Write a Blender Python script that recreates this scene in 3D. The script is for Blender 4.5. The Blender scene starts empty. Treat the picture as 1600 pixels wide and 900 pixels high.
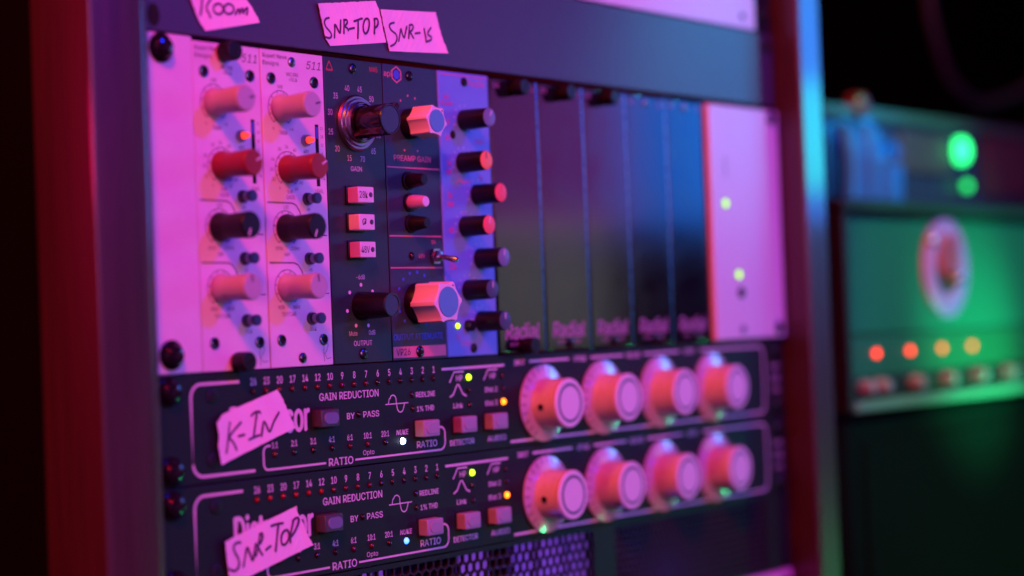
import bpy, bmesh, math, random, os
from mathutils import Vector, Matrix
random.seed(7)
S = 0.001                      # all sizes below are in millimetres
scene = bpy.context.scene
COL = scene.collection
R = math.radians

# ------------------------------------------------------------------ camera
cam_d = bpy.data.cameras.new('camera'); cam = bpy.data.objects.new('camera', cam_d); COL.objects.link(cam)
YAW, PIT, ROL = 0.9092442, 0.0162636, -0.0378185
d = Vector((math.sin(YAW)*math.cos(PIT), math.cos(YAW)*math.cos(PIT), math.sin(PIT)))
r_ = Vector((math.cos(YAW), -math.sin(YAW), 0)); u_ = r_.cross(d)
rr = r_*math.cos(ROL)+u_*math.sin(ROL); uu = -r_*math.sin(ROL)+u_*math.cos(ROL)
M = Matrix((rr, uu, -d)).transposed().to_4x4()
M.translation = Vector((-538.4577, -577.0302, -116.708))*S
cam.matrix_world = M
cam_d.sensor_width = 36; cam_d.lens = 3050.035/1600*36
cam_d.clip_start = 0.02; cam_d.clip_end = 60
cam_d.dof.use_dof = True; cam_d.dof.focus_distance = 0.855; cam_d.dof.aperture_fstop = 3.4
cam_d.dof.aperture_blades = 0
scene.camera = cam

# ------------------------------------------------------------------ world, lamps, exposure
w = bpy.data.worlds.new('World'); scene.world = w; w.use_nodes = True
bg = w.node_tree.nodes['Background']; bg.inputs[0].default_value = (0.5, 0.25, 1.0, 1); bg.inputs[1].default_value = 0.004
scene.view_settings.view_transform = 'Standard'; scene.view_settings.look = 'None'
scene.view_settings.exposure = 0; scene.view_settings.gamma = 1
try: scene.view_settings.use_curve_mapping = False
except Exception: pass
scene.cycles.use_denoising = True
scene.cycles.sample_clamp_indirect = 6
scene.cycles.max_bounces = 8

def lamp(name, kind, loc, target, color, power, **kw):
    l = bpy.data.lights.new(name, kind); o = bpy.data.objects.new(name, l); COL.objects.link(o)
    o.location = Vector(loc)*S
    o.rotation_euler = (Vector(target)*S-o.location).to_track_quat('-Z', 'Y').to_euler()
    l.color = color; l.energy = power
    for k, v in kw.items(): setattr(l, k, v)
    return o
P = (150, 0, -90)
# stage lamps of the dark club, plus added fill lamps: red from upper left, blue and cyan from the right, magenta wash, green near the amplifier
lamp('red_stage_lamp', 'AREA', (-690, -620, 716), P, (1.0, 0.01, 0.05), 17.5, shape='DISK', size=0.16)
lamp('red_side_lamp', 'AREA', (-1250, -280, 1130), (100, 0, -100), (1.0, 0.2, 0.03), 11.5, shape='DISK', size=0.2)
lamp('red_post_fill_lamp', 'AREA', (-900, 330, 40), (-66, 0, -100), (1.0, 0.0, 0.14), 1.5, shape='DISK', size=0.1)  # added behind the rack to redden only the left post's outer side
lamp('cyan_stage_lamp', 'AREA', (1930, -865, 190), (230, 0, -40), (0.015, 0.188, 1.0), 0.132, shape='RECTANGLE', size=0.43, size_y=0.36, spread=R(28))
lamp('cyan_low_lamp', 'AREA', (2060, -850, 140), (490, 0, 0), (0.0, 1.0, 0.3), 0.006, shape='RECTANGLE', size=0.18, size_y=0.16, spread=R(16))
lamp('cyan_front_lamp', 'AREA', (-250, -1500, 85), (250, 0, -60), (0.05, 0.45, 1.0), 0.5, shape='RECTANGLE', size=0.30, size_y=0.09)
lamp('violet_stage_lamp', 'SPOT', (620, -1500, 760), (190, 0, -95), (0.0, 0.02, 1.0), 74, spot_size=R(24), spot_blend=0.25, shadow_soft_size=0.07)
lamp('magenta_stage_lamp', 'SPOT', (-150, -2300, 250), (190, 0, -80), (1.0, 0.2, 0.82), 119, spot_size=R(21), spot_blend=0.35, shadow_soft_size=0.45)
lamp('cyan_spot_lamp', 'SPOT', (1500, -900, 420), (440, 0, 24), (0.04, 0.55, 1.0), 33, spot_size=R(9), spot_blend=0.9, shadow_soft_size=0.03)
lamp('cyan_plate_fill_lamp', 'SPOT', (1500, -900, 420), (665, 55, -16), (0.0, 0.35, 1.0), 70, spot_size=R(4.6), spot_blend=0.5, shadow_soft_size=0.03)  # added only to light the plate and tubes on the case
lamp('violet_reflection_fill_lamp', 'AREA', (1320, -870, 90), (250, 0, -60), (0.78, 0.12, 1.0), 0.34, shape='RECTANGLE', size=0.30, size_y=0.20)  # added so the blank modules reflect a dim violet patch
lamp('grey_reflection_fill_lamp', 'AREA', (1300, -870, -75), (250, 0, -100), (0.95, 0.92, 0.95), 0.135, shape='RECTANGLE', size=0.26, size_y=0.16)  # added so the blank modules reflect a dim grey patch
lamp('green_floor_lamp', 'AREA', (900, -560, -560), (330, 0, -150), (0.03, 1.0, 0.35), 0.34, shape='DISK', size=0.024)
lamp('green_side_lamp', 'AREA', (1153, -271, -393), (330, 0, -190), (0.03, 1.0, 0.35), 0.28, shape='DISK', size=0.03)
lamp('green_amp_lamp', 'SPOT', (712, -640, 440), (712, 0, -126), (0.01, 1.0, 0.5), 36, spot_size=R(29), spot_blend=0.35, shadow_soft_size=0.03)
lamp('green_glow_lamp', 'SPOT', (750, -230, -265), (705, -6, -154), (0.01, 1.0, 0.28), 14, spot_size=R(42), spot_blend=1.0, shadow_soft_size=0.02)

# ------------------------------------------------------------------ materials
def mat(name, col, rough=0.5, metal=0.0, var=0.10, bump=0.0, scale=220, coat=0.0, spec=0.5, emit=None, est=0.0, rvar=0.07, stretch=(1, 1, 1), trans=0.0):
    m = bpy.data.materials.new(name); m.use_nodes = True
    nt = m.node_tree; b = nt.nodes['Principled BSDF']
    b.inputs['Metallic'].default_value = metal
    b.inputs['Specular IOR Level'].default_value = spec
    b.inputs['Coat Weight'].default_value = coat; b.inputs['Coat Roughness'].default_value = 0.08
    if trans: b.inputs['Transmission Weight'].default_value = trans
    tc = nt.nodes.new('ShaderNodeTexCoord'); mp = nt.nodes.new('ShaderNodeMapping'); mp.inputs['Scale'].default_value = stretch
    n = nt.nodes.new('ShaderNodeTexNoise'); n.inputs['Scale'].default_value = scale; n.inputs['Detail'].default_value = 5
    nt.links.new(tc.outputs['Object'], mp.inputs[0]); nt.links.new(mp.outputs[0], n.inputs['Vector'])
    cr = nt.nodes.new('ShaderNodeMix'); cr.data_type = 'RGBA'
    cr.inputs[6].default_value = tuple(max(0, c*(1-var)) for c in col)+(1,)
    cr.inputs[7].default_value = tuple(min(1, c*(1+var)) for c in col)+(1,)
    nt.links.new(n.outputs[0], cr.inputs[0]); nt.links.new(cr.outputs[2], b.inputs['Base Color'])
    mr = nt.nodes.new('ShaderNodeMapRange'); mr.inputs[3].default_value = max(0.02, rough-rvar); mr.inputs[4].default_value = min(1, rough+rvar)
    nt.links.new(n.outputs[0], mr.inputs[0]); nt.links.new(mr.outputs[0], b.inputs['Roughness'])
    if bump:
        n2 = nt.nodes.new('ShaderNodeTexNoise'); n2.inputs['Scale'].default_value = scale*6; n2.inputs['Detail'].default_value = 3
        nt.links.new(mp.outputs[0], n2.inputs['Vector'])
        bp = nt.nodes.new('ShaderNodeBump'); bp.inputs['Strength'].default_value = bump; bp.inputs['Distance'].default_value = 0.0003
        nt.links.new(n2.outputs[0], bp.inputs['Height']); nt.links.new(bp.outputs[0], b.inputs['Normal'])
    if emit:
        b.inputs['Emission Color'].default_value = tuple(emit)+(1,); b.inputs['Emission Strength'].default_value = est
    return m
MT = {}
MT['white'] = mat('pale_enamel', (0.72, 0.70, 0.72), 0.42, bump=0.06, var=0.03)
MT['white_gloss'] = mat('pale_plastic', (0.74, 0.72, 0.72), 0.35, var=0.03)
MT['cream'] = mat('cream_plastic', (0.64, 0.60, 0.50), 0.28, var=0.05)
MT['panel_black'] = mat('black_powder_coat', (0.008, 0.016, 0.013), 0.55, bump=0.08, var=0.2, scale=700, spec=0.3)
MT['panel_slate'] = mat('slate_powder_coat', (0.045, 0.046, 0.072), 0.45, bump=0.1, var=0.12, scale=700, spec=0.6)
MT['panel_ma'] = mat('charcoal_enamel', (0.017, 0.040, 0.031), 0.45, bump=0.08, var=0.15, scale=700, spec=0.5)
MT['panel_vp'] = mat('blue_black_enamel', (0.022, 0.040, 0.056), 0.45, bump=0.08, var=0.15, scale=700, spec=0.5)
MT['panel_lav'] = mat('lavender_enamel', (0.145, 0.31, 0.66), 0.40, bump=0.1, var=0.06)
MT['gloss_black'] = mat('anodised_black', (0.006, 0.006, 0.008), 0.11, var=0.3, spec=0.36, rvar=0.08, scale=45)
MT['black'] = mat('black_plastic', (0.008, 0.007, 0.010), 0.38, var=0.2, spec=0.3)
MT['black_soft'] = mat('black_soft_plastic', (0.010, 0.009, 0.013), 0.45, var=0.2, spec=0.3)
MT['black_gloss'] = mat('black_gloss_plastic', (0.010, 0.009, 0.012), 0.13, var=0.2)
MT['hole'] = mat('dark_recess', (0.004, 0.004, 0.004), 0.9)
MT['grey_knob'] = mat('warm_grey_plastic', (0.42, 0.40, 0.46), 0.42, var=0.04)
MT['red_knob'] = mat('red_plastic', (0.22, 0.010, 0.018), 0.40, var=0.08)
MT['orange'] = mat('orange_plastic', (0.85, 0.30, 0.10), 0.4, var=0.05)
MT['pinkred'] = mat('coral_plastic', (0.80, 0.12, 0.12), 0.4, var=0.05)
MT['steelcap'] = mat('grey_cap', (0.15, 0.20, 0.30), 0.35, var=0.06)
MT['bluecap'] = mat('blue_grey_cap', (0.085, 0.38, 0.52), 0.38, var=0.06)
MT['darkcap'] = mat('dark_cap', (0.055, 0.075, 0.13), 0.4, var=0.08)
MT['metal'] = mat('bright_steel', (0.34, 0.33, 0.36), 0.30, metal=1, var=0.05)
MT['metal_dark'] = mat('blackened_steel', (0.10, 0.10, 0.11), 0.30, metal=1, var=0.15)
MT['ink_white'] = mat('pale_ink', (0.70, 0.66, 0.68), 0.6, var=0.05)
MT['ink_dark'] = mat('dark_ink', (0.05, 0.045, 0.06), 0.6)
MT['ink_red'] = mat('red_ink', (0.65, 0.06, 0.08), 0.6)
MT['ink_pink'] = mat('pink_ink', (0.62, 0.20, 0.26), 0.6)
MT['ink_blue'] = mat('blue_ink', (0.05, 0.13, 0.60), 0.6)
MT['marker'] = mat('marker_ink', (0.085, 0.015, 0.085), 0.55, var=0.55, scale=500)
MT['tape'] = mat('masking_tape', (0.90, 0.72, 0.80), 0.65, var=0.06, bump=0.5, scale=90)
MT['button_grey'] = mat('grey_button_plastic', (0.33, 0.30, 0.38), 0.40, var=0.05)
MT['button_dark'] = mat('dark_button_plastic', (0.055, 0.06, 0.07), 0.40, var=0.06)
MT['led_off'] = mat('unlit_red_lens', (0.016, 0.004, 0.006), 0.15, var=0.1, coat=0.6)
MT['led_red_dim'] = mat('faint_red_lens', (0.085, 0.005, 0.008), 0.15, coat=0.6, var=0.1)
MT['led_green'] = mat('lit_green_lens', (0.3, 0.8, 0.05), 0.3, emit=(0.52, 1.0, 0.01), est=4)
MT['led_lime'] = mat('lit_lime_lens', (0.05, 0.08, 0.01), 0.4, emit=(0.42, 1.0, 0.0), est=2.2)
MT['led_orange'] = mat('lit_orange_lens', (0.8, 0.3, 0.05), 0.3, emit=(1.0, 0.20, 0.005), est=5)
MT['led_blue'] = mat('lit_white_lens', (0.6, 0.7, 1), 0.3, emit=(0.55, 0.68, 1.0), est=14)
MT['led_blue2'] = mat('lit_blue_lens', (0.3, 0.5, 1), 0.3, emit=(0.03, 0.20, 1.0), est=4.5)
MT['led_hot'] = mat('lit_red_lens', (0.9, 0.15, 0.05), 0.3, emit=(1.0, 0.035, 0.012), est=2.2)
MT['amp_led'] = mat('lit_amber_lens', (0.3, 0.02, 0.01), 0.3, emit=(1.0, 0.03, 0.015), est=6)
MT['amp_led2'] = mat('lit_yellow_lens', (0.3, 0.03, 0.01), 0.3, emit=(1.0, 0.13, 0.02), est=4)
MT['green_lamp'] = mat('lit_green_bulb', (0.1, 0.9, 0.4), 0.3, emit=(0.02, 1.0, 0.22), est=3.5)
MT['green_lamp2'] = mat('lit_green_bulb_dim', (0.1, 0.9, 0.4), 0.3, emit=(0.01, 1.0, 0.16), est=1.6)
MT['wood'] = mat('dark_stained_wood', (0.042, 0.014, 0.016), 0.42, var=0.5, bump=0.1, coat=0.6, scale=60, stretch=(6, 6, 0.25))
MT['tolex'] = mat('dark_tolex', (0.010, 0.020, 0.020), 0.6, var=0.2, bump=0.8, scale=300, spec=0.3)
MT['case_plate'] = mat('case_plate_blue_lit', (0.015, 0.09, 0.45), 0.5, var=0.3, scale=40)  # cyan light on the plate is painted in as blue
MT['amp_face'] = mat('amp_cloth_green_lit', (0.014, 0.080, 0.082), 0.7, var=0.12, spec=0.2, bump=0.5, scale=400)  # green light falling on the dark cloth is put into its colour
MT['chrome'] = mat('amp_chrome', (0.7, 0.7, 0.72), 0.25, metal=1, var=0.05)
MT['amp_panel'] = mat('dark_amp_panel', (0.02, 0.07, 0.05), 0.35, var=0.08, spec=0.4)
MT['cable'] = mat('dark_rubber', (0.045, 0.08, 0.20), 0.5)
MT['case'] = mat('dark_case_laminate', (0.035, 0.012, 0.060), 0.45, var=0.2)
MT['alu'] = mat('case_aluminium', (0.5, 0.5, 0.52), 0.35, metal=1)
MT['room'] = mat('black_curtain', (0.007, 0.003, 0.014), 0.9, var=0.3, scale=2)
MT['black_cloth'] = mat('black_cabinet_covering', (0.003, 0.003, 0.004), 0.9, spec=0.05)
MT['skirt'] = mat('glossy_pale_skirt', (0.50, 0.42, 0.46), 0.2, coat=1.0, var=0.06)
MT['magenta_lit'] = mat('pale_enamel_magenta_lit', (0.75, 0.30, 0.62), 0.45)  # pale paint with the magenta stage light put into its colour
MT['edge_highlight'] = mat('blue_edge_highlight', (0.075, 0.15, 0.24), 0.28, metal=1)  # lit bevel highlight along the seams, painted as blue metal
MT['emblem_red'] = mat('red_emblem_enamel', (0.60, 0.010, 0.05), 0.4)
MT['ink_magenta'] = mat('magenta_ink', (0.62, 0.08, 0.30), 0.6)
MT['facecap'] = mat('dark_slate_cap', (0.030, 0.075, 0.085), 0.45)
MT['led_red'] = mat('warm_red_lens', (0.22, 0.006, 0.010), 0.15, coat=0.6)
MT['ink_mauve'] = mat('mauve_ink', (0.42, 0.20, 0.36), 0.6)
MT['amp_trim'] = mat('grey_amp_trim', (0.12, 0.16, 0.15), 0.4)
MT['mesh'] = mat('black_mesh_steel', (0.022, 0.020, 0.026), 0.6, spec=0.15)
MT['emblem'] = mat('emblem_metal_magenta_lit', (0.62, 0.07, 0.46), 0.4)  # the ring's pink is magenta light painted into the colour
MT['label'] = mat('dark_plum_label', (0.10, 0.028, 0.075), 0.6)
MT['amp_knob'] = mat('grey_amp_knob', (0.26, 0.16, 0.24), 0.4)
MT['trim'] = mat('dull_case_trim', (0.06, 0.08, 0.10), 0.5)
MT['violet_plate'] = mat('pale_inner_plate', (0.55, 0.50, 0.60), 0.5, var=0.3, scale=60, stretch=(1, 1, 0.15))

# ------------------------------------------------------------------ mesh helpers (mm, panel plane y = 0, the front faces -y)
_font = None
try:
    fp = os.path.join(bpy.utils.system_resource('DATAFILES'), 'fonts', 'Inter.woff2')
    _font = bpy.data.fonts.load(fp)
except Exception:
    _font = None
_tc = {}
def glyphs(s, bold, shear):
    k = (s, bold, shear)
    if k in _tc: return _tc[k]
    c = bpy.data.curves.new('t', 'FONT')
    if _font: c.font = _font
    c.body = s; c.offset = bold; c.shear = shear; c.resolution_u = 3; c.fill_mode = 'FRONT'
    o = bpy.data.objects.new('t', c); me = bpy.data.meshes.new_from_object(o)
    vs = [(v.co.x, v.co.y) for v in me.vertices]; fs = [tuple(p.vertices) for p in me.polygons]
    bpy.data.objects.remove(o); bpy.data.curves.remove(c); bpy.data.meshes.remove(me)
    _tc[k] = (vs, fs); return _tc[k]
_H = max(v[1] for v in glyphs('H', 0, 0)[0])

class MB:
    def __init__(s): s.bm = bmesh.new()
    def _add(s, verts, faces):
        vs = [s.bm.verts.new(v) for v in verts]
        out = []
        for f in faces:
            try:
                g = s.bm.faces.new([vs[i] for i in f]); g.smooth = True; out.append(g)
            except ValueError: out.append(None)
        s.last = out
        return vs
    def box(s, x0, x1, y0, y1, z0, z1, bev=0.0, seg=2):
        t = bmesh.new()
        bmesh.ops.create_cube(t, size=1)
        for v in t.verts: v.co = Vector(((x0+x1)/2+v.co.x*(x1-x0), (y0+y1)/2+v.co.y*(y1-y0), (z0+z1)/2+v.co.z*(z1-z0)))
        if bev: bmesh.ops.bevel(t, geom=t.edges[:], offset=bev, segments=seg, affect='EDGES', profile=0.5)
        t.normal_update()
        s._merge(t, [max(abs(c) for c in f.normal) > 0.9995 for f in t.faces]); return s
    def _merge(s, t, flat=None):
        t.verts.index_update()
        s._add([v.co.copy() for v in t.verts], [[v.index for v in f.verts] for f in t.faces]); t.free()
        if flat:
            for g, fl in zip(s.last, flat):
                if g and fl: g.smooth = False
    def lathe(s, cx, cz, prof, n=40, y0=0.0):
        rings = []; verts = []; faces = []
        for (dd, r) in prof:
            if r <= 1e-6: rings.append([len(verts)]); verts.append((cx, y0-dd, cz))
            else:
                rings.append(list(range(len(verts), len(verts)+n)))
                for i in range(n):
                    a = 2*math.pi*i/n; verts.append((cx+r*math.cos(a), y0-dd, cz+r*math.sin(a)))
        for a, b in zip(rings, rings[1:]):
            for i in range(n):
                j = (i+1) % n
                if len(a) == 1 and len(b) == 1: continue
                if len(a) == 1: faces.append((a[0], b[i], b[j]))
                elif len(b) == 1: faces.append((a[i], b[0], a[j]))
                else: faces.append((a[i], b[i], b[j], a[j]))
        s._add(verts, faces); return s
    def extr(s, pts, y0, y1, scale1=1.0, c=(0, 0), bev=0.0):
        n = len(pts)
        t = bmesh.new()
        a = [t.verts.new((x, y0, z)) for x, z in pts]
        b = [t.verts.new((c[0]+(x-c[0])*scale1, y1, c[1]+(z-c[1])*scale1)) for x, z in pts]
        for i in range(n): t.faces.new((a[i], a[(i+1) % n], b[(i+1) % n], b[i]))
        fr = t.faces.new(b); t.faces.new(a[::-1])
        bmesh.ops.recalc_face_normals(t, faces=t.faces[:])
        if bev: bmesh.ops.bevel(t, geom=list(fr.edges), offset=bev, segments=2, affect='EDGES', profile=0.5)
        t.normal_update()
        s._merge(t, [abs(f.normal.y) > 0.9995 for f in t.faces]); return s
    def ribbon(s, pts, w, y, yf=None):
        n = len(pts)
        L = []; Rr = []
        for i, (x, z) in enumerate(pts):
            if i == 0: tx, tz = pts[1][0]-x, pts[1][1]-z
            elif i == n-1: tx, tz = x-pts[-2][0], z-pts[-2][1]
            else:
                ax, az = x-pts[i-1][0], z-pts[i-1][1]; bx, bz = pts[i+1][0]-x, pts[i+1][1]-z
                la = math.hypot(ax, az) or 1; lb = math.hypot(bx, bz) or 1
                tx, tz = ax/la+bx/lb, az/la+bz/lb
            l = math.hypot(tx, tz) or 1
            nx, nz = -tz/l*w/2, tx/l*w/2
            L.append((x+nx, z+nz)); Rr.append((x-nx, z-nz))
        Y = (lambda x, z: y) if yf is None else (lambda x, z: yf(x, z)+y)
        V = [(x, Y(x, z), z) for x, z in L]+[(x, Y(x, z), z) for x, z in Rr]
        s._add(V, [(i, n+i, n+i+1, i+1) for i in range(n-1)]); return s
    def disc(s, cx, cz, r, y, n=20, rx=None):
        s._add([(cx+(rx or r)*math.cos(2*math.pi*i/n), y, cz+r*math.sin(2*math.pi*i/n)) for i in range(n)], [list(range(n))]); return s
    def quad(s, x0, x1, z0, z1, y):
        s._add([(x0, y, z0), (x1, y, z0), (x1, y, z1), (x0, y, z1)], [(0, 1, 2, 3)]); return s
    def text(s, t, cx, cz, h, w=None, xs=0.85, bold=0.0, align='c', shear=0.0, y=-0.08, rot=0.0):
        """cz is the middle of the capital height h"""
        vs, fs = glyphs(t, 0.0, shear)
        if not vs: return s
        if bold:
            e = bold*h*0.9
            for q, (ox, oz) in enumerate(((e, 0), (-e, 0), (0, e*.7), (0, -e*.7))):
                s.text(t, cx+ox, cz+oz, h, w and w-2*e, xs, 0.0, align, shear, y-0.004*(q+1), rot)
            return s
        k = h/_H; x0 = min(v[0] for v in vs); x1 = max(v[0] for v in vs)
        kx = w/(x1-x0) if w else k*xs
        ox = {'c': -(x0+x1)/2, 'l': -x0, 'r': -x1}[align]
        ca, sa = math.cos(rot), math.sin(rot)
        V = []
        for (x, z) in vs:
            X = (x+ox)*kx; Z = z*k-h/2
            V.append((cx+X*ca-Z*sa, y, cz+X*sa+Z*ca))
        s._add(V, fs); return s
    def tube(s, pts, r, n=12, caps=True):
        P = [Vector(p) for p in pts]; rings = []; verts = []
        up = Vector((0.3, 0.2, 1)).normalized()
        for i, p in enumerate(P):
            t = (P[min(i+1, len(P)-1)]-P[max(i-1, 0)]).normalized()
            a = t.cross(up).normalized(); b = t.cross(a)
            ri = r[i] if isinstance(r, (list, tuple)) else r
            rings.append(range(len(verts), len(verts)+n))
            for k in range(n):
                q = 2*math.pi*k/n; verts.append(p+a*ri*math.cos(q)+b*ri*math.sin(q))
        f = []
        for a, b in zip(rings, rings[1:]):
            for k in range(n): f.append((a[k], a[(k+1) % n], b[(k+1) % n], b[k]))
        if caps: f += [list(rings[0])[::-1], list(rings[-1])]
        s._add(verts, f); return s
    def mesh(s, name, m, org=(0, 0, 0), recalc=True):
        if recalc: bmesh.ops.recalc_face_normals(s.bm, faces=s.bm.faces[:])
        me = bpy.data.meshes.new(name)
        o = Vector(org)
        for v in s.bm.verts: v.co = (v.co-o)*S
        sm = [f.smooth for f in s.bm.faces]
        s.bm.to_mesh(me); s.bm.free()
        try: me.set_sharp_from_angle(angle=R(32))
        except Exception: pass
        me.polygons.foreach_set('use_smooth', sm)
        me.materials.append(MT[m]); return me
    def build(s, name, m, parent=None, recalc=True):
        """one mesh object; points are given in scene mm"""
        org = world(parent) if parent else Vector((0, 0, 0))
        return link(name, s.mesh(name, m, org, recalc), parent)
def link(name, me, parent=None, loc=(0, 0, 0), rot=0.0):
    o = bpy.data.objects.new(name, me); COL.objects.link(o)
    if parent: o.parent = parent
    o.location = Vector(loc)*S; o.rotation_euler = (0, rot, 0)
    return o
def world(o):
    p = Vector((0, 0, 0))
    while o: p += o.location/S; o = o.parent
    return p
def thing(name, label, cat, loc=(0, 0, 0), group=None):
    o = bpy.data.objects.new(name, None); COL.objects.link(o); o.location = Vector(loc)*S; o.empty_display_size = 0.02
    o['label'] = label; o['category'] = cat
    if group: o['group'] = group
    return o
def tag(o, label, cat, group=None):
    o['label'] = label; o['category'] = cat
    if group: o['group'] = group
    return o
def copy_tree(o, parent=None):
    c = o.copy(); COL.objects.link(c); c.parent = parent
    for ch in list(o.children): copy_tree(ch, c)
    return c
_lib = {}
def shared(key, fn, m):
    if key not in _lib:
        b = MB(); fn(b); _lib[key] = b.mesh(key.split('|')[0], m)
    return _lib[key]
def put(kind, key, fn, m, parent, x, z, y=0.0, rot=0.0):
    """a repeated part: shared mesh, placed at scene (x, y, z)"""
    w0 = world(parent)
    return link(kind, shared(kind+'|'+key+'|'+m, fn, m), parent, (x-w0.x, y-w0.y, z-w0.z), rot)

# ------------------------------------------------------------------ small hardware
def arc(cx, cz, r, a0, a1, n=24): return [(cx+r*math.cos(R(a0+(a1-a0)*i/n)), cz+r*math.sin(R(a0+(a1-a0)*i/n))) for i in range(n+1)]
def cross(b, r, y):
    for a in (20, 110):
        c, s_ = math.cos(R(a)), math.sin(R(a))
        b.ribbon([(-r*c, -r*s_), (r*c, r*s_)], r*0.42, y-(0.01 if a > 90 else 0))
def screw(parent, x, z, r=2.2, m='metal_dark', y=0.0, h=1.0):
    o = put('screw', f'{r}{h}', lambda b: b.lathe(0, 0, [(0, r), (h*0.45, r), (h*0.85, r*0.8), (h, r*0.45), (h, 0)], 28), m, parent, x, z, y)
    put('cross_slot', f'{r}{h}', lambda b: cross(b, r*0.58, -h-0.03), 'hole', o, x, z, y); return o
def rack_screw(parent, x, z, y=0.0):
    o = put('rack_screw', '', lambda b: b.lathe(0, 0, [(0, 6.0), (1.0, 6.0), (1.0, 4.7), (2.6, 4.6), (3.9, 3.6), (4.4, 2.0), (4.4, 0)], 32), 'black_gloss', parent, x, z, y)
    put('cross_slot', 'r', lambda b: cross(b, 2.2, -4.43), 'hole', o, x, z, y); return o
def thumbscrew(parent, x, z, r=3.9, L=8.0, m='black', a=70):
    def f(b):
        n = 36
        pts = [((r+(0.14 if i % 2 else -0.10))*math.cos(2*math.pi*i/n), (r+(0.14 if i % 2 else -0.10))*math.sin(2*math.pi*i/n)) for i in range(n)]
        b.lathe(0, 0, [(0, r*0.7), (1.2, r*0.7)], 24); b.extr(pts, -1.2, -L, bev=0.35)
    o = put('thumbscrew', f'{r}{L}', f, m, parent, x, z)
    put('slot', f'{r}{L}{a}', lambda b: b.ribbon([(-r*.85*math.cos(R(a)), -r*.85*math.sin(R(a))), (r*.85*math.cos(R(a)), r*.85*math.sin(R(a)))], 0.8, -L-0.04), 'hole', o, x, z)
    return o
def socket(parent, x, z):
    o = put('hex_socket', '', lambda b: b.lathe(0, 0, [(0, 2.5), (0.5, 2.4), (0.7, 2.0), (0.6, 1.5), (0.15, 1.35)], 28), 'metal_dark', parent, x, z)
    put('socket_hole', '', lambda b: b.disc(0, 0, 1.4, -0.2), 'hole', o, x, z); return o
def led(parent, x, z, m, r=1.35, h=1.1, bez=True, y=0.0):
    o = put('indicator_light', f'{r}{h}', lambda b: b.lathe(0, 0, [(0.02, r), (h*0.35, r*0.96), (h*0.7, r*0.72), (h*0.92, r*0.38), (h, 0)], 20), m, parent, x, z, y)
    if bez: put('bezel', f'{r}', lambda b: b.lathe(0, 0, [(0.0, r*1.32), (0.12, r*1.3), (0.12, r*1.02)], 22), 'hole', o, x, z, y)
    return o
def pointer(parent, x, z, dd, ang, r0, r1, wd, m):
    c, s_ = math.cos(R(ang)), math.sin(R(ang))
    return put('pointer', f'{dd}{ang}{r0}{r1}{wd}', lambda b: b.ribbon([(r0*c, r0*s_), (r1*c, r1*s_)], wd, -dd-0.05), m, parent, x, z)

# ------------------------------------------------------------------ setting: floor and the curtain behind
fl = MB().box(-9000, 9200, -4000, 2600, -800, -760).build('floor', 'room'); fl['kind'] = 'structure'; fl['label'] = 'dark stage floor under the rack'
bw = MB().box(-9000, 9200, 2600, 2640, -760, 4500).build('background', 'room'); bw['kind'] = 'structure'; bw['label'] = 'black curtain behind the rack and the amplifier'

# ------------------------------------------------------------------ rack cabinet
rk = thing('rack_cabinet', 'dark wooden rack cabinet holding all the audio units between its side posts', 'rack', (215, 0, -760))
b = MB()
out = [(-62, 22), (-62, -10.6), (-61.6, -11.6), (-60.6, -12)]+[(-38+9*math.sin(R(a)), -3-9*math.cos(R(a))) for a in range(0, 91, 6)]+[(-29, 22)]
n = len(out)
b._add([(x, y, -760) for x, y in out]+[(x, y, 330) for x, y in out], [(i, (i+1) % n, n+(i+1) % n, n+i) for i in range(n)]+[list(range(n)), list(range(n, 2*n))])
b.build('side_post', 'wood', rk)
MB().box(-46, -31, 22.5, 330, -740, 330).build('side_wall', 'black_cloth', rk)  # shade on this side put in as black, the other wall is wood
MB().box(461, 476, 16.5, 330, -740, 330).build('side_wall', 'wood', rk)
MB().box(-65, 496, -12, 336, 330.5, 350, 2).build('top_board', 'wood', rk)
MB().box(459.5, 485, -18, 16, -760, 330, 2.2, 3).build('side_post', 'wood', rk)
MB().box(-28.5, -8, 4.2, 7, -700, 320).build('rack_rail', 'metal_dark', rk)
MB().box(440, 459, 4.2, 7, -700, 320).build('rack_rail', 'metal_dark', rk)
MB().box(-28, 458, 330, 336, -700, 320).build('back_panel', 'hole', rk)

# ------------------------------------------------------------------ light unit at the very top and the slate blank panel
tu = thing('rack_unit', 'pale rack unit at the very top above the slate blank panel', 'rack unit', (215, 0, 45))
MB().box(-26, 440.5, -0.5, 3, 45.0, 88, 0.6).build('front_panel', 'white', tu)
MB().box(441, 457.5, -0.3, 3, 45.0, 88, 0.6).build('rack_ear', 'panel_black', tu)
screw(tu, 449, 56, 4.2, 'metal_dark', -0.3, 2); screw(tu, 426, 52, 2.0, 'metal_dark', -0.5)
bp = thing('rack_unit', 'wide slate grey blank rack panel carrying three tape strips', 'panel', (215, 0, 1.8))
MB().box(-26.2, 457, -1.0, 2.6, 1.9, 44.2, 0.5).build('panel', 'panel_slate', bp)
put('mounting_hole', '', lambda b: b.disc(0, 0, 4.6, -1.06, 24, 3.2), 'hole', bp, -20.5, 8.0)
put('mounting_hole', '', lambda b: b.disc(0, 0, 4.6, -1.06, 24, 3.2), 'hole', bp, -20.5, 37.0)
screw(bp, 449, 37, 4.2, 'metal_dark', -1.0, 2)

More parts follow.
